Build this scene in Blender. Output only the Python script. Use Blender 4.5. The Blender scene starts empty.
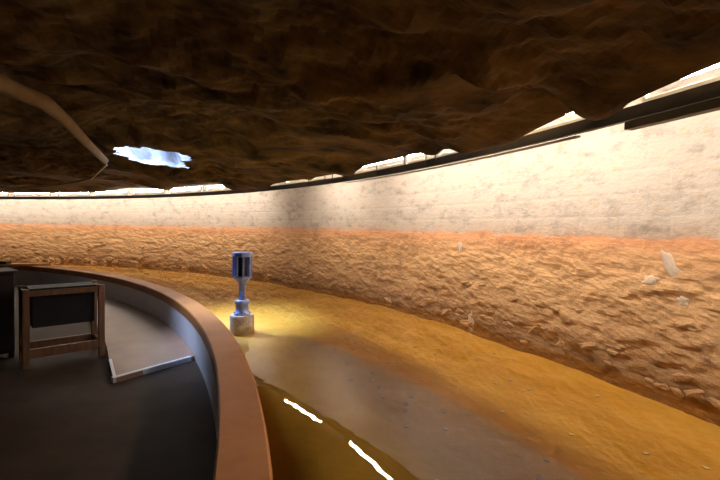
import bpy, bmesh, math, random
from mathutils import Vector, Matrix, noise

R = math.radians
random.seed(11)
sc = bpy.context.scene
col = sc.collection

# ------------------------------------------------------------------ camera
EYE = 1.2                     # camera height above the water surface (z = 0)
cam_d = bpy.data.cameras.new('camera')
cam_d.sensor_width = 36.0
cam_d.lens = 21.5
cam_d.clip_start = 0.02
cam = bpy.data.objects.new('camera', cam_d)
col.objects.link(cam)
cam.matrix_world = (Matrix.Translation((0, 0, EYE)) @ Matrix.Rotation(R(88.27), 4, 'X')
                    @ Matrix.Rotation(R(0.8), 4, 'Z'))
sc.camera = cam

# ------------------------------------------------------------------ world, daylight, exposure
world = bpy.data.worlds.new('world')
sc.world = world
world.use_nodes = True
world.node_tree.nodes['Background'].inputs[0].default_value = (0.55, 0.7, 1.0, 1)
world.node_tree.nodes['Background'].inputs[1].default_value = 0.2

SHAFT = (-2.83, 5.85, 0.42, 0.60)          # opening in the rock: centre x, y, half width, half depth
sky_d = bpy.data.lights.new('daylight_shaft', 'AREA')
sky_d.shape = 'ELLIPSE'
sky_d.size = 0.8
sky_d.size_y = 0.9
sky_d.energy = 52
sky_d.spread = R(64)
sky_d.color = (0.50, 0.66, 1.0)
sky = bpy.data.objects.new('daylight_shaft', sky_d)
sky.location = (SHAFT[0] - 0.55, SHAFT[1] - 0.1, EYE + 1.75)
sky.rotation_euler = (R(0), R(-32), 0)
col.objects.link(sky)

TUBE_COL = (1.0, 0.89, 0.75, 1)
TUBE_POWER = 100.0

vs = sc.view_settings
vs.view_transform = 'Standard'
vs.look = 'None'
vs.gamma = 1.0
vs.use_curve_mapping = False
vs.exposure = 0.12

# ------------------------------------------------------------------ plan (metres)
WC = (-12.51, -2.01)          # centre of the outer wall and of the ring of lamps
R_WALL = 15.8
R_RAIL = 14.89
R_TUBE = 14.97
R_LIP = 14.76
PC = (-13.82, -1.68)          # centre of the parapet
R_PO, R_PI = 13.91, 13.655
Z_PAR = 0.10
Z_FLOOR = -0.40
Z_DECK = -0.35
Z_BED = -0.11


# ------------------------------------------------------------------ helpers
def tag(o, label=None, cat=None, group=None, kind=None):
    if label: o['label'] = label
    if cat: o['category'] = cat
    if group: o['group'] = group
    if kind: o['kind'] = kind
    return o


def link(name, me, mat=None, parent=None, smooth=False):
    o = bpy.data.objects.new(name, me)
    col.objects.link(o)
    if mat is not None and len(me.materials) == 0:
        me.materials.append(mat)
    if smooth:
        me.polygons.foreach_set('use_smooth', [True] * len(me.polygons))
    if parent is not None:
        o.parent = parent
    return o


def mesh(name, verts, faces):
    me = bpy.data.meshes.new(name)
    me.from_pydata([tuple(v) for v in verts], [], faces)
    me.update()
    return me


def bm_obj(name, bm, mat, parent=None, smooth=False):
    bmesh.ops.recalc_face_normals(bm, faces=bm.faces[:])
    me = bpy.data.meshes.new(name)
    bm.to_mesh(me)
    bm.free()
    return link(name, me, mat, parent, smooth)


def empty(name, loc, rz=0.0):
    o = bpy.data.objects.new(name, None)
    o.empty_display_size = 0.1
    col.objects.link(o)
    o.location = loc
    o.rotation_euler = (0, 0, rz)
    return o


def box(bm, cx, cy, cz, sx, sy, sz, bev=0.0, rot=None):
    m = Matrix.Diagonal((sx, sy, sz, 1))
    if rot is not None:
        m = rot @ m
    m = Matrix.Translation((cx, cy, cz)) @ m
    r = bmesh.ops.create_cube(bm, size=1.0, matrix=m)
    if bev > 0:
        es = set()
        for v in r['verts']:
            es.update(v.link_edges)
        bmesh.ops.bevel(bm, geom=list(es), offset=bev, segments=2, affect='EDGES', profile=0.6)


def lathe(bm, prof, seg=24, c=(0, 0, 0)):
    rings = []
    for (r, z) in prof:
        rings.append([bm.verts.new((c[0] + r * math.cos(2 * math.pi * k / seg),
                                    c[1] + r * math.sin(2 * math.pi * k / seg), c[2] + z)) for k in range(seg)])
    for a, b in zip(rings[:-1], rings[1:]):
        for k in range(seg):
            bm.faces.new((a[k], a[(k + 1) % seg], b[(k + 1) % seg], b[k]))
    bm.faces.new(rings[0][::-1])
    bm.faces.new(rings[-1])


def tube(bm, pts, rad, seg=8):
    pts = [Vector(p) for p in pts]
    rings = []
    for i, p in enumerate(pts):
        a = pts[max(i - 1, 0)]
        b = pts[min(i + 1, len(pts) - 1)]
        t = (b - a).normalized()
        up = Vector((0, 0, 1)) if abs(t.z) < 0.95 else Vector((1, 0, 0))
        u = t.cross(up).normalized()
        v = u.cross(t).normalized()
        r = rad[i] if isinstance(rad, (list, tuple)) else rad
        rings.append([bm.verts.new(p + r * (math.cos(2 * math.pi * k / seg) * u + math.sin(2 * math.pi * k / seg) * v))
                      for k in range(seg)])
    for a, b in zip(rings[:-1], rings[1:]):
        for k in range(seg):
            bm.faces.new((a[k], a[(k + 1) % seg], b[(k + 1) % seg], b[k]))
    bm.faces.new(rings[0][::-1])
    bm.faces.new(rings[-1])


def sweep_ring(name, prof, c, t0, t1, n, mat, parent=None, smooth=False, closed=False):
    """closed profile (r, z) swept about the vertical through c from t0 to t1 degrees"""
    vv, ff = [], []
    m = len(prof)
    for i in range(n + 1):
        t = R(t0 + (t1 - t0) * i / n)
        for (r, z) in prof:
            vv.append((c[0] + r * math.cos(t), c[1] + r * math.sin(t), z))
    for i in range(n):
        for k in range(m):
            k2 = (k + 1) % m
            ff.append((i * m + k, (i + 1) * m + k, (i + 1) * m + k2, i * m + k2))
    if not closed:
        ff.append(tuple(range(m - 1, -1, -1)))
        ff.append(tuple(n * m + k for k in range(m)))
    me = mesh(name, vv, ff)
    bm = bmesh.new(); bm.from_mesh(me)
    if closed:
        bmesh.ops.remove_doubles(bm, verts=bm.verts[:], dist=1e-4)
    bmesh.ops.recalc_face_normals(bm, faces=bm.faces[:])
    bm.to_mesh(me); bm.free()
    return link(name, me, mat, parent, smooth)


def sst(a, b, x):
    t = min(1.0, max(0.0, (x - a) / (b - a)))
    return t * t * (3 - 2 * t)


def fbm(x, y, z, oct_=4):
    return noise.fractal(Vector((x, y, z)), 1.0, 2.0, oct_)


# ------------------------------------------------------------------ materials
def newmat(name):
    m = bpy.data.materials.new(name)
    m.use_nodes = True
    nt = m.node_tree
    b = nt.nodes['Principled BSDF']
    return m, nt, b


def N(nt, typ, **kw):
    n = nt.nodes.new(typ)
    for k, v in kw.items():
        if k == 'ins':
            for a, c in v.items():
                n.inputs[a].default_value = c
        else:
            setattr(n, k, v)
    return n


def ramp(nt, stops):
    n = nt.nodes.new('ShaderNodeValToRGB')
    e = n.color_ramp.elements
    while len(e) > 1:
        e.remove(e[0])
    e[0].position = stops[0][0]; e[0].color = (*stops[0][1], 1)
    for p, c in stops[1:]:
        x = e.new(p); x.color = (*c, 1)
    return n


def mat_noise(name, c1, c2, scale=6.0, rough=0.7, bump=0.2, bscale=None, metallic=0.0, stretch=(1, 1, 1), spec=0.5):
    m, nt, b = newmat(name)
    L = nt.links.new
    tc = N(nt, 'ShaderNodeTexCoord')
    mp = N(nt, 'ShaderNodeMapping', ins={'Scale': stretch})
    L(tc.outputs['Object'], mp.inputs['Vector'])
    n = N(nt, 'ShaderNodeTexNoise', ins={'Scale': scale, 'Detail': 6.0, 'Roughness': 0.6})
    L(mp.outputs[0], n.inputs['Vector'])
    r = ramp(nt, [(0.33, c1), (0.67, c2)])
    L(n.outputs['Fac'], r.inputs[0])
    L(r.outputs[0], b.inputs['Base Color'])
    b.inputs['Roughness'].default_value = rough
    b.inputs['Metallic'].default_value = metallic
    b.inputs['Specular IOR Level'].default_value = spec
    if bump > 0:
        n2 = N(nt, 'ShaderNodeTexNoise', ins={'Scale': bscale or scale * 3, 'Detail': 5.0})
        L(mp.outputs[0], n2.inputs['Vector'])
        bp = N(nt, 'ShaderNodeBump', ins={'Strength': bump, 'Distance': 0.02})
        L(n2.outputs['Fac'], bp.inputs['Height'])
        L(bp.outputs[0], b.inputs['Normal'])
    return m


def mat_wall():
    m, nt, b = newmat('whitewashed_and_ochre_rock')
    L = nt.links.new
    tc = N(nt, 'ShaderNodeTexCoord')
    sep = N(nt, 'ShaderNodeSeparateXYZ')
    L(tc.outputs['Object'], sep.inputs[0])
    nz = N(nt, 'ShaderNodeTexNoise', ins={'Scale': 2.2, 'Detail': 6.0, 'Roughness': 0.65})
    L(tc.outputs['Object'], nz.inputs['Vector'])
    # wobbling height
    w = N(nt, 'ShaderNodeMath', operation='MULTIPLY_ADD', ins={1: 0.16, 2: -0.08})
    L(nz.outputs['Fac'], w.inputs[0])
    h = N(nt, 'ShaderNodeMath', operation='ADD')
    L(sep.outputs['Z'], h.inputs[0]); L(w.outputs[0], h.inputs[1])
    hn = N(nt, 'ShaderNodeMapRange', ins={'From Min': -0.2, 'From Max': 2.2, 'To Min': 0.0, 'To Max': 1.0})
    L(h.outputs[0], hn.inputs['Value'])
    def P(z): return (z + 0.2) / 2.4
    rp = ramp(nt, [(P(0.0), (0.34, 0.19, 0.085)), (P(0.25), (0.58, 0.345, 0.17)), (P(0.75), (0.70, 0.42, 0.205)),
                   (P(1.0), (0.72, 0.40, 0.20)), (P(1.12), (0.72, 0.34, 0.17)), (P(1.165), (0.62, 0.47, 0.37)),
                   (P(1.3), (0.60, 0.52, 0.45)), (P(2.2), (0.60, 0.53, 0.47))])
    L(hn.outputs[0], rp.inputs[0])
    # mineral mottling
    n2 = N(nt, 'ShaderNodeTexNoise', ins={'Scale': 3.6, 'Detail': 9.0, 'Roughness': 0.72})
    mp = N(nt, 'ShaderNodeMapping', ins={'Scale': (1, 1, 1.8)})
    L(tc.outputs['Object'], mp.inputs[0]); L(mp.outputs[0], n2.inputs['Vector'])
    r2 = ramp(nt, [(0.30, (0.42, 0.40, 0.40)), (0.50, (1, 1, 1)), (0.62, (1, 1, 1)), (0.74, (1.0, 0.86, 0.72))])
    L(n2.outputs['Fac'], r2.inputs[0])
    mx = N(nt, 'ShaderNodeMix', data_type='RGBA', blend_type='MULTIPLY')
    mx.inputs[0].default_value = 0.75
    L(rp.outputs[0], mx.inputs[6]); L(r2.outputs[0], mx.inputs[7])
    # yellow and pale mineral veins in the bare rock
    n3 = N(nt, 'ShaderNodeTexNoise', ins={'Scale': 9.0, 'Detail': 4.0, 'Roughness': 0.6})
    mp3 = N(nt, 'ShaderNodeMapping', ins={'Scale': (1, 1, 2.6), 'Location': (3, 7, 1)})
    L(tc.outputs['Object'], mp3.inputs[0]); L(mp3.outputs[0], n3.inputs['Vector'])
    r3 = ramp(nt, [(0.60, (0, 0, 0)), (0.70, (1, 1, 1))])
    L(n3.outputs['Fac'], r3.inputs[0])
    mx2 = N(nt, 'ShaderNodeMix', data_type='RGBA')
    mx2.inputs[7].default_value = (0.72, 0.44, 0.17, 1)
    f = N(nt, 'ShaderNodeMath', operation='MULTIPLY', ins={1: 0.55})
    L(r3.outputs[0], f.inputs[0]); L(f.outputs[0], mx2.inputs[0]); L(mx.outputs[2], mx2.inputs[6])
    L(mx2.outputs[2], b.inputs['Base Color'])
    b.inputs['Roughness'].default_value = 0.8
    b.inputs['Specular IOR Level'].default_value = 0.25
    nb = N(nt, 'ShaderNodeTexNoise', ins={'Scale': 22.0, 'Detail': 6.0, 'Roughness': 0.65})
    L(mp.outputs[0], nb.inputs['Vector'])
    bp = N(nt, 'ShaderNodeBump', ins={'Strength': 0.5, 'Distance': 0.022})
    L(nb.outputs['Fac'], bp.inputs['Height']); L(bp.outputs[0], b.inputs['Normal'])
    return m


def mat_water():
    m, nt, b = newmat('shallow_water')
    L = nt.links.new
    nt.nodes.remove(b)
    out = nt.nodes['Material Output']
    tc = N(nt, 'ShaderNodeTexCoord')
    n1 = N(nt, 'ShaderNodeTexNoise', ins={'Scale': 2.6, 'Detail': 2.0, 'Roughness': 0.5, 'Distortion': 0.6})
    L(tc.outputs['Object'], n1.inputs['Vector'])
    bp = N(nt, 'ShaderNodeBump', ins={'Strength': 0.022, 'Distance': 0.05})
    L(n1.outputs['Fac'], bp.inputs['Height'])
    fr = N(nt, 'ShaderNodeFresnel', ins={'IOR': 1.45})
    L(bp.outputs[0], fr.inputs['Normal'])
    tr = N(nt, 'ShaderNodeBsdfTransparent', ins={'Color': (0.98, 0.89, 0.66, 1)})
    gl = N(nt, 'ShaderNodeBsdfGlossy', ins={'Color': (1, 1, 1, 1), 'Roughness': 0.012})
    L(bp.outputs[0], gl.inputs['Normal'])
    mx = N(nt, 'ShaderNodeMixShader')
    L(fr.outputs[0], mx.inputs[0]); L(tr.outputs[0], mx.inputs[1]); L(gl.outputs[0], mx.inputs[2])
    L(mx.outputs[0], out.inputs['Surface'])
    return m


def mat_emit(name, c, s):
    m, nt, b = newmat(name)
    b.inputs['Base Color'].default_value = (0.9, 0.9, 0.9, 1)
    b.inputs['Emission Color'].default_value = c
    b.inputs['Emission Strength'].default_value = s
    return m


M_WALL = mat_wall()
M_STONE = mat_noise('bare_ochre_stone', (0.46, 0.27, 0.12), (0.68, 0.42, 0.21), 7, 0.85, 0.5, 18)
M_DEPOSIT = mat_noise('pale_mineral_crust', (0.66, 0.47, 0.33), (0.82, 0.70, 0.58), 14, 0.7, 0.4, 30)
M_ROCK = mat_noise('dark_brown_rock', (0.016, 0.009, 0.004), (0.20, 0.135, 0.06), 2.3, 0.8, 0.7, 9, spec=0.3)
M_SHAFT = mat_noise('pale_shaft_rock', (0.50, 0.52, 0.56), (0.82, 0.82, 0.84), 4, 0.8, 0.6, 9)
M_PAR = mat_noise('red_brown_sealed_render', (0.32, 0.115, 0.03), (0.42, 0.165, 0.048), 3, 0.5, 0.06, 30, spec=0.15)
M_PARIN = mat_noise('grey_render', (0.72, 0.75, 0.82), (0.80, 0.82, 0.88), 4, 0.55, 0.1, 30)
M_BED = mat_noise('ochre_silt', (0.78, 0.50, 0.10), (0.92, 0.66, 0.20), 1.6, 0.9, 0.4, 12)
M_WATER = mat_water()
M_FLOOR = mat_noise('brown_walkway_floor', (0.045, 0.026, 0.017), (0.07, 0.042, 0.026), 3, 0.7, 0.1, 40, spec=0.15)
M_DECK = mat_noise('tan_deck_board', (0.28, 0.155, 0.105), (0.35, 0.20, 0.135), 3, 0.5, 0.06, 30)
M_NOSE = mat_noise('white_nosing_paint', (0.78, 0.79, 0.82), (0.86, 0.86, 0.88), 8, 0.5, 0.05)
M_RAIL = mat_noise('black_painted_steel', (0.018, 0.014, 0.012), (0.03, 0.024, 0.02), 8, 0.5, 0.05, metallic=0.0)
M_CONDUIT = mat_noise('olive_grey_metal', (0.10, 0.085, 0.05), (0.15, 0.13, 0.08), 8, 0.5, 0.05, metallic=0.3)
M_STRIP = mat_noise('thin_grey_strip', (0.30, 0.27, 0.22), (0.38, 0.34, 0.28), 8, 0.5, 0.05)
M_TUBE = mat_emit('glowing_tube_glass', TUBE_COL, TUBE_POWER)
M_CAP = mat_noise('lamp_end_metal', (0.5, 0.5, 0.5), (0.6, 0.6, 0.6), 8, 0.4, 0.0, metallic=0.8)
M_BATTEN = mat_noise('white_lamp_batten', (0.72, 0.70, 0.66), (0.78, 0.76, 0.72), 8, 0.5, 0.0)
M_WOOD = mat_noise('brown_wood', (0.15, 0.07, 0.033), (0.24, 0.12, 0.06), 5, 0.55, 0.15, 20, stretch=(6, 6, 1))
M_DARKWOOD = mat_noise('nearly_black_wood', (0.018, 0.011, 0.009), (0.03, 0.018, 0.014), 5, 0.6, 0.1, 20)
M_BLACK = mat_noise('black_panel', (0.012, 0.012, 0.016), (0.02, 0.02, 0.025), 6, 0.6, 0.03, spec=0.25)
M_PLANK = mat_noise('orange_wood', (0.62, 0.30, 0.05), (0.75, 0.40, 0.09), 6, 0.6, 0.1, 20, stretch=(1, 8, 8))
M_STEEL = mat_noise('grey_metal_daylight_blue', (0.18, 0.26, 0.58), (0.36, 0.46, 0.82), 12, 0.35, 0.08, 40, metallic=0.3)  # blue of the daylight on the post is mixed into this base colour
M_DARKSTEEL = mat_noise('dark_blue_metal', (0.03, 0.04, 0.075), (0.05, 0.06, 0.10), 10, 0.4, 0.05, metallic=0.4)
M_BASE = mat_noise('weathered_concrete', (0.42, 0.34, 0.27), (0.62, 0.54, 0.46), 14, 0.8, 0.4, 30)
M_PIPE = mat_noise('dusty_beige_pipe', (0.26, 0.18, 0.085), (0.36, 0.26, 0.13), 9, 0.7, 0.2, 30)
M_CABLE = mat_noise('beige_cable', (0.62, 0.48, 0.30), (0.72, 0.58, 0.38), 9, 0.6, 0.05)
M_COIN = mat_noise('pale_coin_metal', (0.95, 0.88, 0.66), (0.97, 0.93, 0.78), 20, 0.5, 0.0)

# ------------------------------------------------------------------ outer wall
def fine_angles(lo, hi, coarse=5.0):
    """degrees: fine where the camera is near, coarse behind it"""
    out = []
    t = lo
    while t < hi:
        out.append(t)
        x = WC[0] + R_WALL * math.cos(R(t)); y = WC[1] + R_WALL * math.sin(R(t))
        d = math.hypot(x, y)
        out_step = max(0.016, 0.0058 * d)
        t += math.degrees(out_step / R_WALL)
    t = hi
    while t < lo + 360 - 0.01:
        out.append(t)
        t += coarse
    return out


def wall_disp(s, z):
    """how far the rock stands out from the wall circle (metres towards the pool)"""
    bnd = 1.13 + 0.05 * fbm(s * 0.9, 3.1, 0.0, 3)
    low = 1.0 - sst(bnd - 0.10, bnd + 0.05, z)
    d = 0.014 * fbm(s * 1.6, z * 2.2, 7.7, 5)
    # faint squared masonry under the whitewash
    row = math.floor(z / 0.19)
    u = (s / 0.42 + 0.5 * (row % 2) + 0.15 * noise.noise(Vector((row * 3.3, s * 0.5, 0)))) % 1.0
    v = (z / 0.19) % 1.0
    e = min(u, 1 - u) * 0.42
    g = min(v, 1 - v) * 0.19
    d += (1 - low) * 0.0035 * (sst(0.0, 0.03, e) * sst(0.0, 0.025, g) - 1.0)
    if low > 0.001:
        rd = noise.ridged_multi_fractal(Vector((s * 1.5, z * 4.2, 1.3)), 0.9, 2.1, 5, 1.0, 2.0)
        b2 = noise.ridged_multi_fractal(Vector((s * 3.7 + z * 1.8, z * 8.0, 5.3)), 0.9, 2.1, 4, 1.0, 2.0)
        k = sst(1.13, 0.75, z)
        d += low * (0.02 + (0.006 + 0.012 * k) * (rd - 1.0) + (0.004 + 0.013 * k) * (b2 - 1.0) + 0.045 * k * fbm(s * 0.8, z * 1.2, 2.0, 3)
                    - (0.004 + 0.022 * k) * max(0.0, noise.noise(Vector((s * 8.0, z * 15.0, 8.8)))) + 0.007 * noise.noise(Vector((s * 21, z * 30, 3.3))))
        d += low * 0.11 * (1 - sst(-0.15, 1.0, z))
    return d


def build_wall():
    T = fine_angles(6.0, 104.0)
    zs = [-0.30, -0.18]
    z = -0.10
    while z < 1.25:
        zs.append(z); z += 0.019
    while z < 2.0:
        zs.append(z); z += 0.028
    zs += [2.1, 2.3, 2.6]
    vv, ff = [], []
    n, mrow = len(T), len(zs)
    for t in T:
        s = R(t) * R_WALL
        c, sn = math.cos(R(t)), math.sin(R(t))
        for z in zs:
            r = R_WALL + 0.06 - wall_disp(s, z)
            vv.append((WC[0] + r * c, WC[1] + r * sn, z))
    for i in range(n):
        j = (i + 1) % n
        for k in range(mrow - 1):
            ff.append((i * mrow + k, i * mrow + k + 1, j * mrow + k + 1, j * mrow + k))
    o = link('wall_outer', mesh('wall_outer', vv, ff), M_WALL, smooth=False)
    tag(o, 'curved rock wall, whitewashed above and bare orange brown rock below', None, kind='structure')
    return o


WALL = build_wall()


def rock_mesh(name, seed, flat=(1, 1, 1), sub=2, rough=0.35):
    bm = bmesh.new()
    bmesh.ops.create_icosphere(bm, subdivisions=sub, radius=1.0)
    for v in bm.verts:
        p = v.co.copy()
        k = 1 + rough * noise.noise(p * 1.3 + Vector((seed * 7.1, seed * 3.3, 0))) + 0.5 * rough * noise.noise(p * 3.1 + Vector((seed, 9, 4)))
        v.co = Vector((p.x * k * flat[0], p.y * k * flat[1], p.z * k * flat[2]))
    me = bpy.data.meshes.new(name)
    bm.to_mesh(me); bm.free()
    return me


# stones standing out of the bare rock, many along its foot
ROCKS = []
for k in range(7):
    me = rock_mesh('stone', k + 1, (1.0, 0.55, 0.5), 2, 0.55)
    me.materials.append(M_STONE)
    ROCKS.append(me)
for k in range(170):
    t = random.uniform(13, 96)
    dist = math.hypot(WC[0] + R_WALL * math.cos(R(t)), WC[1] + R_WALL * math.sin(R(t)))
    z = random.choice([random.uniform(-0.02, 0.14), random.uniform(0.0, 0.5), random.uniform(0.1, 0.85)])
    sz = random.uniform(0.035, 0.085) * (0.8 + 0.045 * dist) * (1.15 - 0.5 * max(z, 0))
    r = R_WALL + 0.06 - wall_disp(R(t) * R_WALL, z) + sz * 0.18
    o = link('stone', ROCKS[k % 7], None, WALL)
    o.location = (WC[0] + r * math.cos(R(t)), WC[1] + r * math.sin(R(t)), z)
    o.rotation_euler = (random.uniform(-0.3, 0.3), random.uniform(-0.35, 0.35), R(t) + math.pi / 2 + random.uniform(-0.4, 0.4))
    o.scale = (sz * random.uniform(1.0, 1.7), sz, sz)
# pale crusts on the bare rock
for k, (t, z, sx, sz_, tilt) in enumerate([(19.6, 0.93, 0.04, 0.12, 0.5), (20.15, 0.80, 0.07, 0.045, 0.1),
                                           (19.25, 0.68, 0.05, 0.04, -0.3), (27.9, 0.06, 0.05, 0.11, 0.15), (29.0, 0.95, 0.03, 0.07, 0.1)]):
    me = rock_mesh('mineral_deposit', 30 + k, (1.0, 0.35, 1.0), 3, 0.6)
    o = link('mineral_deposit', me, M_DEPOSIT, WALL, smooth=True)
    o['label'] = 'pale mineral crust'
    r = R_WALL + 0.06 - wall_disp(R(t) * R_WALL, z)
    o.location = (WC[0] + r * math.cos(R(t)), WC[1] + r * math.sin(R(t)), z)
    o.rotation_euler = (0, tilt, R(t) + math.pi / 2)
    o.scale = (sx, 0.05, sz_)

# ------------------------------------------------------------------ rock ceiling
LIP = [(-20, 1.93), (10, 1.95), (14.31, 1.909), (14.67, 1.965), (15.21, 2.011), (15.84, 2.005), (16.38, 1.995), (17.21, 1.97),
       (17.88, 1.944), (18.09, 1.914), (18.48, 1.889), (18.83, 1.895), (19.01, 1.998), (19.56, 1.995), (20.46, 1.964), (21.27, 1.928),
       (21.71, 1.897), (24.17, 1.893), (24.52, 1.931), (25.01, 1.98), (25.53, 1.992), (25.93, 1.953), (26.41, 1.964), (26.77, 2.008),
       (27.66, 2.023), (29.29, 2.019), (30.53, 2.018), (31.86, 2.017), (32.66, 1.965), (33.07, 1.909), (33.7, 1.924), (34.34, 1.982),
       (37.1, 1.988), (37.7, 1.949), (38.2, 1.983), (40.11, 1.995), (42.51, 1.972), (43.34, 1.907), (47.64, 1.905), (48.53, 1.968),
       (49.73, 2.034), (53.07, 2.052), (57.09, 2.035), (58.02, 1.976), (58.8, 2.025), (60.81, 2.066), (64.65, 2.085), (66.63, 2.034),
       (68.43, 2.003), (77.08, 2.002), (82.44, 2.016), (89.78, 2.017), (110, 1.98), (340, 1.93)]


def lip_z(t):
    if t > 340: t -= 360
    for (a, za), (b, zb) in zip(LIP[:-1], LIP[1:]):
        if a <= t <= b:
            return za + (zb - za) * (t - a) / (b - a) + 0.045 * sst(48.2, 49.5, t) * (1 - sst(100, 110, t))
    return 1.95


def shaft_d(x, y):
    a = math.atan2((y - SHAFT[1]) / SHAFT[3], (x - SHAFT[0]) / SHAFT[2])
    rag = 1 + 0.34 * noise.noise(Vector((math.cos(a) * 1.6, math.sin(a) * 1.6, 4.0))) + 0.22 * noise.noise(Vector((math.cos(a) * 4, math.sin(a) * 4, 8.0)))
    return math.hypot((x - SHAFT[0]) / SHAFT[2], (y - SHAFT[1]) / SHAFT[3]) / rag


def ceil_z(x, y):
    dx, dy = x - WC[0], y - WC[1]
    r = math.hypot(dx, dy)
    t = math.degrees(math.atan2(dy, dx)) % 360
    if r > R_LIP + 0.015:
        return 2.62 - (2.62 - lip_z(t)) * (1 - sst(R_LIP + 0.03, R_LIP + 0.06, r))
    base = EYE + 0.86 + 0.22 * sst(14.3, 11.5, r)
    q = noise.ridged_multi_fractal(Vector((x * 0.55, y * 0.55, 2.2)), 1.0, 2.0, 5, 1.0, 2.0) - 1.0
    base += 0.16 * fbm(x * 0.7, y * 0.7, 0.3, 4) - 0.085 * q + 0.05 * fbm(x * 2.4, y * 2.4, 5.1, 4)
    base += 0.025 * (noise.ridged_multi_fractal(Vector((x * 2.2 + y, y * 2.8, 6.6)), 1.0, 2.0, 4, 1.0, 2.0) - 1.0)
    w = sst(0.55, 0.0, R_LIP - r)
    l = lip_z(t)
    base = max(base, l - 0.02 + 0.10 * sst(0.0, 0.9, R_LIP - r))
    z = base * (1 - w) + l * w
    d = shaft_d(x, y)
    k = sst(1.8, 1.15, d)
    if k > 0:
        tgt = EYE + 0.95 - 0.075 * (y - 5.25) + 0.03 * fbm(x * 4, y * 4, 9.0, 3)
        z = z * (1 - k) + tgt * k
    return z


def build_ceiling():
    T = []
    t = 2.0
    while t < 106:
        T.append(t)
        d = math.hypot(WC[0] + 14.3 * math.cos(R(t)), WC[1] + 14.3 * math.sin(R(t)))
        t += 0.10 + 0.014 * max(0, d - 3)
    t = 106.0
    while t < 361.9:
        T.append(t); t += 4.0
    rs = [0.02, 3, 6, 8, 9.4]
    r = 10.0
    while r < R_LIP - 0.005:
        rs.append(r); r += 0.045
    rs += [R_LIP, R_LIP + 0.02, R_LIP + 0.035, R_LIP + 0.05, R_LIP + 0.08, 15.3, 16.3]
    n, m = len(T), len(rs)
    vv, ff = [], []
    for t in T:
        c, s = math.cos(R(t)), math.sin(R(t))
        for r in rs:
            x, y = WC[0] + r * c, WC[1] + r * s
            vv.append((x, y, ceil_z(x, y)))
    for i in range(n):
        j = (i + 1) % n
        for k in range(m - 1):
            f = (i * m + k, j * m + k, j * m + k + 1, i * m + k + 1)
            cx = sum(vv[a][0] for a in f) / 4; cy = sum(vv[a][1] for a in f) / 4
            if abs(cx - SHAFT[0]) < 1 and abs(cy - SHAFT[1]) < 1 and shaft_d(cx, cy) < 1.0:
                continue
            ff.append(f)
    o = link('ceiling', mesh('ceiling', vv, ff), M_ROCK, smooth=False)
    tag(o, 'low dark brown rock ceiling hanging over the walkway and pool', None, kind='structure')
    # walls of the daylight opening, broken rock rising out of sight
    vv, ff = [], []
    na, nh = 72, 22
    for i in range(nh + 1):
        hgt = 1.5 * i / nh
        for k in range(na):
            a = 2 * math.pi * k / na
            lo, hi = 0.5, 1.6
            for _ in range(18):
                mid = (lo + hi) / 2
                if shaft_d(SHAFT[0] + SHAFT[2] * math.cos(a) * mid, SHAFT[1] + SHAFT[3] * math.sin(a) * mid) < 1: lo = mid
                else: hi = mid
            rr = lo * 1.07
            nn = noise.voronoi(Vector((math.cos(a) * 1.7, math.sin(a) * 1.7, hgt * 2.4)))[0][0]
            rr += (0.0 if i == 0 else (0.30 * (nn - 0.35) + 0.10 * hgt))
            x = SHAFT[0] + SHAFT[2] * math.cos(a) * rr
            y = SHAFT[1] + SHAFT[3] * math.sin(a) * rr
            vv.append((x - 0.6 * hgt, y, ceil_z(x, y) + 0.005 + hgt))
    for i in range(nh):
        for k in range(na):
            k2 = (k + 1) % na
            ff.append((i * na + k, (i + 1) * na + k, (i + 1) * na + k2, i * na + k2))
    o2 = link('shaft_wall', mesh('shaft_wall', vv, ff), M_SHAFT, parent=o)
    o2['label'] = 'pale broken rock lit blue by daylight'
    return o


CEIL = build_ceiling()

# ------------------------------------------------------------------ pool bed, water, parapet, walkway
def disc_ring(name, c0, r0, c1, r1, z, mat, n=180, bumpz=0.0, rows=14):
    """flat ring between circle (c0, r0) and circle (c1, r1), rows across"""
    vv, ff = [], []
    for i in range(n):
        t = 2 * math.pi * i / n
        a = Vector((c0[0] + r0 * math.cos(t), c0[1] + r0 * math.sin(t), z))
        b = Vector((c1[0] + r1 * math.cos(t), c1[1] + r1 * math.sin(t), z))
        for k in range(rows + 1):
            p = a.lerp(b, k / rows)
            if bumpz:
                p.z += bumpz * fbm(p.x * 1.1, p.y * 1.1, 3.0, 4)
            vv.append(p)
    m = rows + 1
    for i in range(n):
        j = (i + 1) % n
        for k in range(rows):
            ff.append((i * m + k, i * m + k + 1, j * m + k + 1, j * m + k))
    return link(name, mesh(name, vv, ff), mat, smooth=True)


bed = disc_ring('floor_pool', PC, R_PO - 0.1, WC, R_WALL + 0.3, Z_BED, M_BED, n=720, bumpz=0.035, rows=24)
tag(bed, 'ochre silt bed of the shallow pool', None, kind='structure')
water = disc_ring('water', PC, R_PO - 0.02, WC, R_WALL + 0.15, 0.0, M_WATER, n=360, rows=2)
tag(water, 'shallow still ochre water filling the curved pool, mirroring the lamps', 'water', kind='stuff')

par = sweep_ring('wall_inner', [(R_PO, -0.3), (R_PO, Z_PAR - 0.015), (R_PO - 0.015, Z_PAR), (R_PI + 0.012, Z_PAR), (R_PI, Z_PAR - 0.012),
                                (R_PI, -0.02), (R_PI + 0.04, -0.02), (R_PI + 0.04, -0.3)], PC, 0, 360, 360, M_PAR, closed=True)
tag(par, 'low curved red brown parapet between walkway and pool', None, kind='structure')
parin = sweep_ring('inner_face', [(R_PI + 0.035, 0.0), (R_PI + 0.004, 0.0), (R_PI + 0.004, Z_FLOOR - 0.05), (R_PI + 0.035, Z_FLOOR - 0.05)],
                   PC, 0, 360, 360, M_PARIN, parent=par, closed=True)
parin['label'] = 'grey inner face lit by bluish daylight'

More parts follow.
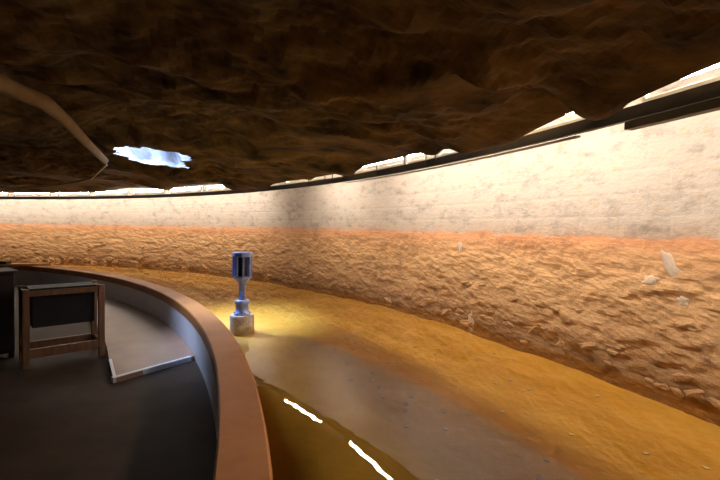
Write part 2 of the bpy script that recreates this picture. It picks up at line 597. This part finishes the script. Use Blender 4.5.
floor = disc_ring('floor', PC, 0.02, PC, R_PI + 0.03, Z_FLOOR, M_FLOOR, n=180, rows=6)
tag(floor, 'dark brown walkway floor inside the parapet', None, kind='structure')

# raised deck beside the parapet with white nosing
def arc_pt(cc, r, t): return (cc[0] + r * math.cos(R(t)), cc[1] + r * math.sin(R(t)))


platform = empty('raised_platform', (-2.9, 5.6, Z_FLOOR))
tag(platform, 'raised tan platform with white painted edges against the curved parapet', 'platform')
t_start = math.degrees(math.atan2(5.05 - PC[1], -1.93 - PC[0]))
outer = [arc_pt(PC, R_PI - 0.004, t_start + (56 - t_start) * i / 20) for i in range(21)]
r_left = math.hypot(-3.09 - PC[0], 5.25 - PC[1])
t_l0 = math.degrees(math.atan2(4.27 - PC[1], -2.44 - PC[0]))
inner = [arc_pt(PC, r_left + 0.0, t_l0 + 3.2 + (56 - t_l0 - 3.2) * i / 20) for i in range(21)]
poly = [(-2.43, 4.28)] + outer + inner[::-1]


def prism(name, pts, z0, z1, mat, parent, off=(0, 0, 0)):
    n = len(pts)
    vv = [(p[0] - off[0], p[1] - off[1], z0 - off[2]) for p in pts] + [(p[0] - off[0], p[1] - off[1], z1 - off[2]) for p in pts]
    ff = [tuple(range(n - 1, -1, -1)), tuple(range(n, 2 * n))] + [(k, (k + 1) % n, n + (k + 1) % n, n + k) for k in range(n)]
    return link(name, mesh(name, vv, ff), mat, parent)


po = platform.location
prism('deck', poly, Z_FLOOR, Z_DECK, M_DECK, platform, po)


def strip_pts(a, b, w):
    a, b = Vector((a[0], a[1])), Vector((b[0], b[1]))
    d = (b - a).normalized()
    nrm = Vector((-d.y, d.x)) * w
    return [a, b, b + nrm, a + nrm]


prism('nosing', strip_pts((-2.452, 4.262), (-1.955, 4.99), 0.045), Z_FLOOR, Z_DECK + 0.006, M_NOSE, platform, po)
prism('nosing', strip_pts(inner[0], (-2.452, 4.262), 0.03), Z_DECK, Z_DECK + 0.005, M_NOSE, platform, po)

# ------------------------------------------------------------------ lamp rail and tubes
rail = empty('lamp_rail', (WC[0], WC[1], 0))
tag(rail, 'long curved black metal rail hanging along the wall below the rock', 'rail')


def ring_part(name, prof, t0, t1, n, mat, parent, label=None):
    o = sweep_ring(name, prof, (0, 0), t0, t1, n, mat, parent)
    if label: o['label'] = label
    return o


zr0, zr1 = EYE + 0.674, EYE + 0.754
ring_part('channel', [(R_RAIL - 0.01, zr0), (R_RAIL - 0.01, zr1), (R_RAIL + 0.004, zr1), (R_RAIL + 0.004, zr0 + 0.014),
                      (R_RAIL + 0.03, zr0 + 0.014), (R_RAIL + 0.03, zr0)], -4, 106, 330, M_RAIL, rail)
for t in (19.25, 26.53, 27.2, 31.26, 34.4, 35.77, 38.55, 43.7, 48.9, 53.2, 58.1, 63.6, 69.0, 75.0, 81.0, 12.5, 6.5, 87, 93):
    big = 0.035 if t == 19.25 else 0.012
    bm = bmesh.new()
    rot = Matrix.Rotation(R(t), 4, 'Z')
    c, s = math.cos(R(t)), math.sin(R(t))
    rr = R_RAIL - 0.016
    box(bm, rr * c, rr * s, (zr1 - 0.05 + 2.3) / 2, 0.008, big, 2.3 - zr1 + 0.05, 0, rot)
    box(bm, rr * c, rr * s, zr1 - 0.03, 0.012, big * 1.8, 0.03, 0.002, rot)
    bm_obj('hanger', bm, M_RAIL, rail)

cond = sweep_ring('conduit', [(R_RAIL - 0.03, EYE + 0.615), (R_RAIL - 0.03, EYE + 0.663), (R_RAIL + 0.03, EYE + 0.663), (R_RAIL + 0.03, EYE + 0.615)],
                  WC, 2, 18.25, 60, M_CONDUIT)
tag(cond, 'olive grey cable duct under the black rail near the right edge', 'duct')
stp = sweep_ring('cable_strip', [(R_RAIL - 0.012, EYE + 0.645), (R_RAIL - 0.012, EYE + 0.657), (R_RAIL + 0.02, EYE + 0.657), (R_RAIL + 0.02, EYE + 0.645)],
                 WC, 19.7, 34.4, 60, M_STRIP)
tag(stp, 'thin grey strip running just under the middle of the black rail', 'strip')

TUBES = [(13.3, 18.2, 'brightest fluorescent tube above the black rail at the right edge'),
         (19.5, 24.3, 'fluorescent tube left of the thick rail hanger, second from the right'),
         (24.5, 29.1, 'fluorescent tube above the rail, third from the right, half behind rock'),
         (29.4, 34.2, 'fluorescent tube above the rail, fourth from the right, mirrored at bottom centre'),
         (37.2, 42.0, 'fluorescent tube above the rail right of the pump post')]
far = 'fluorescent tube just beyond the left edge of the view'
ORD = ['first', 'second', 'third', 'fourth', 'fifth', 'sixth', 'seventh']
t = 48.6
while t < 99:
    k = int((t - 48) / 5.6)
    TUBES.append((t, t + 4.8, 'distant fluorescent tube above the left wall, %s leftward from the pump post' % ORD[k] if k < 7 else far))
    t += 5.6
TUBES += [(7.2, 12.0, 'fluorescent tube just beyond the right edge of the view')]
LT = 2 * R_TUBE * math.sin(R(2.4))
bm = bmesh.new(); tube(bm, [(-LT / 2 + 0.02, 0, 0), (LT / 2 - 0.02, 0, 0)], 0.021, 12)
me_t = bpy.data.meshes.new('glass_tube'); bm.to_mesh(me_t); bm.free(); me_t.materials.append(M_TUBE)
bm = bmesh.new(); tube(bm, [(-0.016, 0, 0), (0.016, 0, 0)], 0.023, 12)
me_c = bpy.data.meshes.new('end_cap'); bm.to_mesh(me_c); bm.free(); me_c.materials.append(M_CAP)
bm = bmesh.new(); box(bm, 0, 0, 0, LT, 0.03, 0.03, 0.004)
me_b = bpy.data.meshes.new('batten'); bm.to_mesh(me_b); bm.free(); me_b.materials.append(M_BATTEN)
for (a, b, lab) in TUBES:
    tm = R((a + b) / 2)
    lamp = empty('fluorescent_lamp', (WC[0] + R_TUBE * math.cos(tm), WC[1] + R_TUBE * math.sin(tm), EYE + 0.875), tm + math.pi / 2)
    tag(lamp, lab, 'lamp', 'fluorescent tubes along the rail')
    link('glass_tube', me_t, None, lamp, True)
    for s in (-1, 1):
        o = link('end_cap', me_c, None, lamp, True); o.location = (s * (LT / 2 - 0.012), 0, 0)
    o = link('batten', me_b, None, lamp); o.location = (0, 0.0, -0.085)
    for s in (-1, 1):
        bm = bmesh.new(); box(bm, s * (LT / 2 - 0.012), 0, -0.045, 0.02, 0.028, 0.06, 0.003)
        bm_obj('lamp_holder', bm, M_BATTEN, lamp)

# ------------------------------------------------------------------ pipe and cable under the ceiling
def drape(pts, drop, n=14):
    out = []
    for a, b in zip(pts[:-1], pts[1:]):
        for i in range(n):
            f = i / n
            x = a[0] + (b[0] - a[0]) * f; y = a[1] + (b[1] - a[1]) * f
            out.append((x, y, a[2] + (b[2] - a[2]) * f))
    out.append(pts[-1])
    return out


def lowest(p):
    return min(ceil_z(p[0] + dx, p[1] + dy) for dx in (-.08, 0, .08) for dy in (-.08, 0, .08))


def pt_at(px, py, z):
    """point at height z above the eye on the sight line of a photo point, used as plain coordinates"""
    hy = 227 + (px - 360) * 10 / 720
    Y = 430 * z / (hy - py)
    return ((px - 360) / 430 * Y, Y, EYE + z)


bm = bmesh.new()
pp = [pt_at(-40, 66, 0.80), pt_at(0, 84, 0.80), pt_at(46, 104, 0.80), pt_at(64, 119, 0.80), pt_at(84, 140, 0.79), pt_at(105, 161, 0.78)]
tube(bm, pp, [0.052, 0.052, 0.05, 0.046, 0.042, 0.04], 12)
pipe = bm_obj('pipe', bm, M_PIPE, smooth=True)
tag(pipe, 'dusty beige pipe bent under the dark rock at upper left', 'pipe')
bm = bmesh.new()
cp = [pt_at(106.5, 165, 0.77), pt_at(103, 168, 0.74), pt_at(91, 179, 0.70), pt_at(75, 182.5, 0.68), pt_at(40, 187.5, 0.66), pt_at(0, 189, 0.66)]
tube(bm, cp, 0.017, 8)
cable = bm_obj('cable', bm, M_CABLE, smooth=True)
tag(cable, 'thin beige cable running from the pipe end to the left', 'cable')

# ------------------------------------------------------------------ post in the water beside the parapet
post = empty('pump_post', (-1.40, 5.12, -0.12), R(12))
tag(post, 'grey metal post, blue daylight put into its colour, with slotted lantern head on a round concrete base', 'post')
bm = bmesh.new()
lathe(bm, [(0.142, 0.0), (0.142, 0.235), (0.135, 0.252), (0.10, 0.256)], 28)
bm_obj('base', bm, M_BASE, post)
bm = bmesh.new()
lathe(bm, [(0.098, 0.25), (0.098, 0.275), (0.078, 0.28), (0.078, 0.385), (0.086, 0.39), (0.086, 0.425), (0.05, 0.435)], 28)
bm_obj('collar', bm, M_STEEL, post, True)
for k in range(6):
    bm = bmesh.new()
    a = 2 * math.pi * k / 6
    lathe(bm, [(0.011, 0.272), (0.011, 0.288)], 6, (0.088 * math.cos(a), 0.088 * math.sin(a), 0))
    bm_obj('bolt', bm, M_STEEL, post)
bm = bmesh.new()
lathe(bm, [(0.040, 0.425), (0.037, 0.62), (0.045, 0.63)], 20)
bm_obj('pole', bm, M_STEEL, post, True)
# head: tapered cup, dark core, upright bars, cap
head = link('head', bpy.data.meshes.new('head'), None, post)
bm = bmesh.new()
lathe(bm, [(0.045, 0.615), (0.055, 0.64), (0.10, 0.69), (0.113, 0.70), (0.113, 0.715), (0.07, 0.718)], 8)
bmesh.ops.recalc_face_normals(bm, faces=bm.faces[:])
bm.to_mesh(head.data); bm.free(); head.data.materials.append(M_STEEL)
bm = bmesh.new()
lathe(bm, [(0.068, 0.70), (0.068, 0.955)], 16)
bm_obj('core', bm, M_DARKSTEEL, head)
for k in range(8):
    a = 2 * math.pi * k / 8 + R(10)
    bm = bmesh.new()
    box(bm, 0.100 * math.cos(a), 0.100 * math.sin(a), 0.832, 0.03, 0.022, 0.25, 0.004, Matrix.Rotation(a, 4, 'Z'))
    bm_obj('bar', bm, M_STEEL, head)
bm = bmesh.new()
lathe(bm, [(0.10, 0.945), (0.118, 0.95), (0.118, 0.992), (0.108, 1.002), (0.02, 1.008)], 8)
bm_obj('cap', bm, M_STEEL, head)

# ------------------------------------------------------------------ wooden display stand
def stand():
    a = Vector((-3.62, 4.60)); b = Vector((-3.05, 5.13))
    w = (b - a).length
    ang = math.atan2(b.y - a.y, b.x - a.x)
    st = empty('display_stand', (a.x, a.y, Z_FLOOR), ang)
    tag(st, 'brown wooden frame stand holding a black case beside the platform', 'stand')
    H = 0.87
    D = 0.42
    for (x, y) in ((0.03, 0.03), (w - 0.03, 0.03), (0.03, D), (w - 0.03, D)):
        bm = bmesh.new(); box(bm, x, y, H / 2, 0.062, 0.062, H, 0.005)
        bm_obj('leg', bm, M_WOOD, st)
    for y in (0.03, D):
        bm = bmesh.new(); box(bm, w / 2, y, H - 0.05, w - 0.12, 0.04, 0.06, 0.004)
        bm_obj('top_rail', bm, M_WOOD, st)
        bm = bmesh.new(); box(bm, w / 2, y, 0.16, w - 0.12, 0.045, 0.10, 0.004)
        bm_obj('bottom_rail', bm, M_WOOD, st)
    for x in (0.03, w - 0.03):
        bm = bmesh.new(); box(bm, x, D / 2 + 0.015, H - 0.05, 0.04, D - 0.09, 0.06, 0.004)
        bm_obj('side_rail', bm, M_WOOD, st)
        bm = bmesh.new(); box(bm, x, D / 2 + 0.015, 0.16, 0.04, D - 0.09, 0.08, 0.004)
        bm_obj('side_rail', bm, M_WOOD, st)
    bm = bmesh.new(); box(bm, w / 2, D / 2 + 0.015, H - 0.24, w - 0.18, D - 0.11, 0.40, 0.008)
    bm_obj('case', bm, M_BLACK, st)
    bm = bmesh.new(); box(bm, w / 2, D / 2 + 0.03, H - 0.015, w - 0.13, D - 0.07, 0.025, 0.006)
    bm_obj('lid', bm, M_BLACK, st)
    return st


stand()


def cabinet():
    cb = empty('cabinet', (-4.45, 4.98, Z_FLOOR), R(48))
    tag(cb, 'nearly black wooden cabinet at the left edge behind the stand', 'cabinet')
    bm = bmesh.new(); box(bm, 0, 0, 0.53, 0.62, 0.46, 0.94, 0.008); bm_obj('body', bm, M_DARKWOOD, cb)
    bm = bmesh.new(); box(bm, 0, 0, 1.015, 0.68, 0.52, 0.03, 0.006); bm_obj('top', bm, M_DARKWOOD, cb)
    for s in (-1, 1):
        bm = bmesh.new(); box(bm, s * 0.153, -0.237, 0.53, 0.295, 0.018, 0.86, 0.005); d = bm_obj('door', bm, M_DARKWOOD, cb)
        bm = bmesh.new(); lathe(bm, [(0.012, 0.0), (0.012, 0.02), (0.016, 0.03), (0.005, 0.035)], 10, (0, 0, 0))
        k = bm_obj('knob', bm, M_BLACK, d); k.location = (s * 0.03, -0.245, 0.6); k.rotation_euler = (R(90), 0, 0)
    for x in (-0.28, 0.28):
        for y in (-0.2, 0.2):
            bm = bmesh.new(); box(bm, x, y, 0.03, 0.05, 0.05, 0.062, 0.004); bm_obj('foot', bm, M_DARKWOOD, cb)


cabinet()

# plank lying on the far parapet
tp = 51.0
pl = empty('plank', (-8.55, 10.92, Z_PAR + 0.002), R(12))
tag(pl, 'orange wooden pointed plank lying on the far parapet at left', 'plank')
bm = bmesh.new()
vv = [(-0.75, -0.09), (0.3, -0.09), (0.62, -0.01), (0.3, 0.09), (-0.75, 0.09)]
lo = [bm.verts.new((x, y, 0.0)) for x, y in vv]; hi = [bm.verts.new((x, y, 0.05)) for x, y in vv]
bm.faces.new(lo[::-1]); bm.faces.new(hi)
for k in range(5):
    bm.faces.new((lo[k], lo[(k + 1) % 5], hi[(k + 1) % 5], hi[k]))
bm_obj('board', bm, M_PLANK, pl)
bm = bmesh.new(); box(bm, -0.55, 0, 0.085, 0.45, 0.24, 0.07, 0.01)
o = bm_obj('clamp', bm, M_DARKWOOD, pl); o['label'] = 'dark wooden block'

# ------------------------------------------------------------------ coins on the pool bed
bm = bmesh.new(); lathe(bm, [(0.0118, 0.0), (0.0125, 0.001), (0.0125, 0.002), (0.0115, 0.0028), (0.0108, 0.0022)], 14)
me_coin = bpy.data.meshes.new('coin'); bmesh.ops.recalc_face_normals(bm, faces=bm.faces[:]); bm.to_mesh(me_coin); bm.free(); me_coin.materials.append(M_COIN)
for k in range(44):
    for _ in range(50):
        x = random.uniform(-0.3, 2.2); y = random.uniform(2.0, 5.2)
        if math.hypot(x - WC[0], y - WC[1]) < 15.45 and math.hypot(x - PC[0], y - PC[1]) > 14.6:
            break
    o = link('coin', me_coin)
    z = Z_BED + 0.035 * fbm(x * 1.1, y * 1.1, 3.0, 4)
    o.location = (x, y, z + 0.006)
    o.rotation_euler = (random.uniform(-0.05, 0.3), random.uniform(-0.15, 0.15), 0)
    o.scale = (1.5, 1.5, 1.5)
    tag(o, 'small pale coin lying on the ochre bed under the water', 'coin', 'coins on the pool bed')
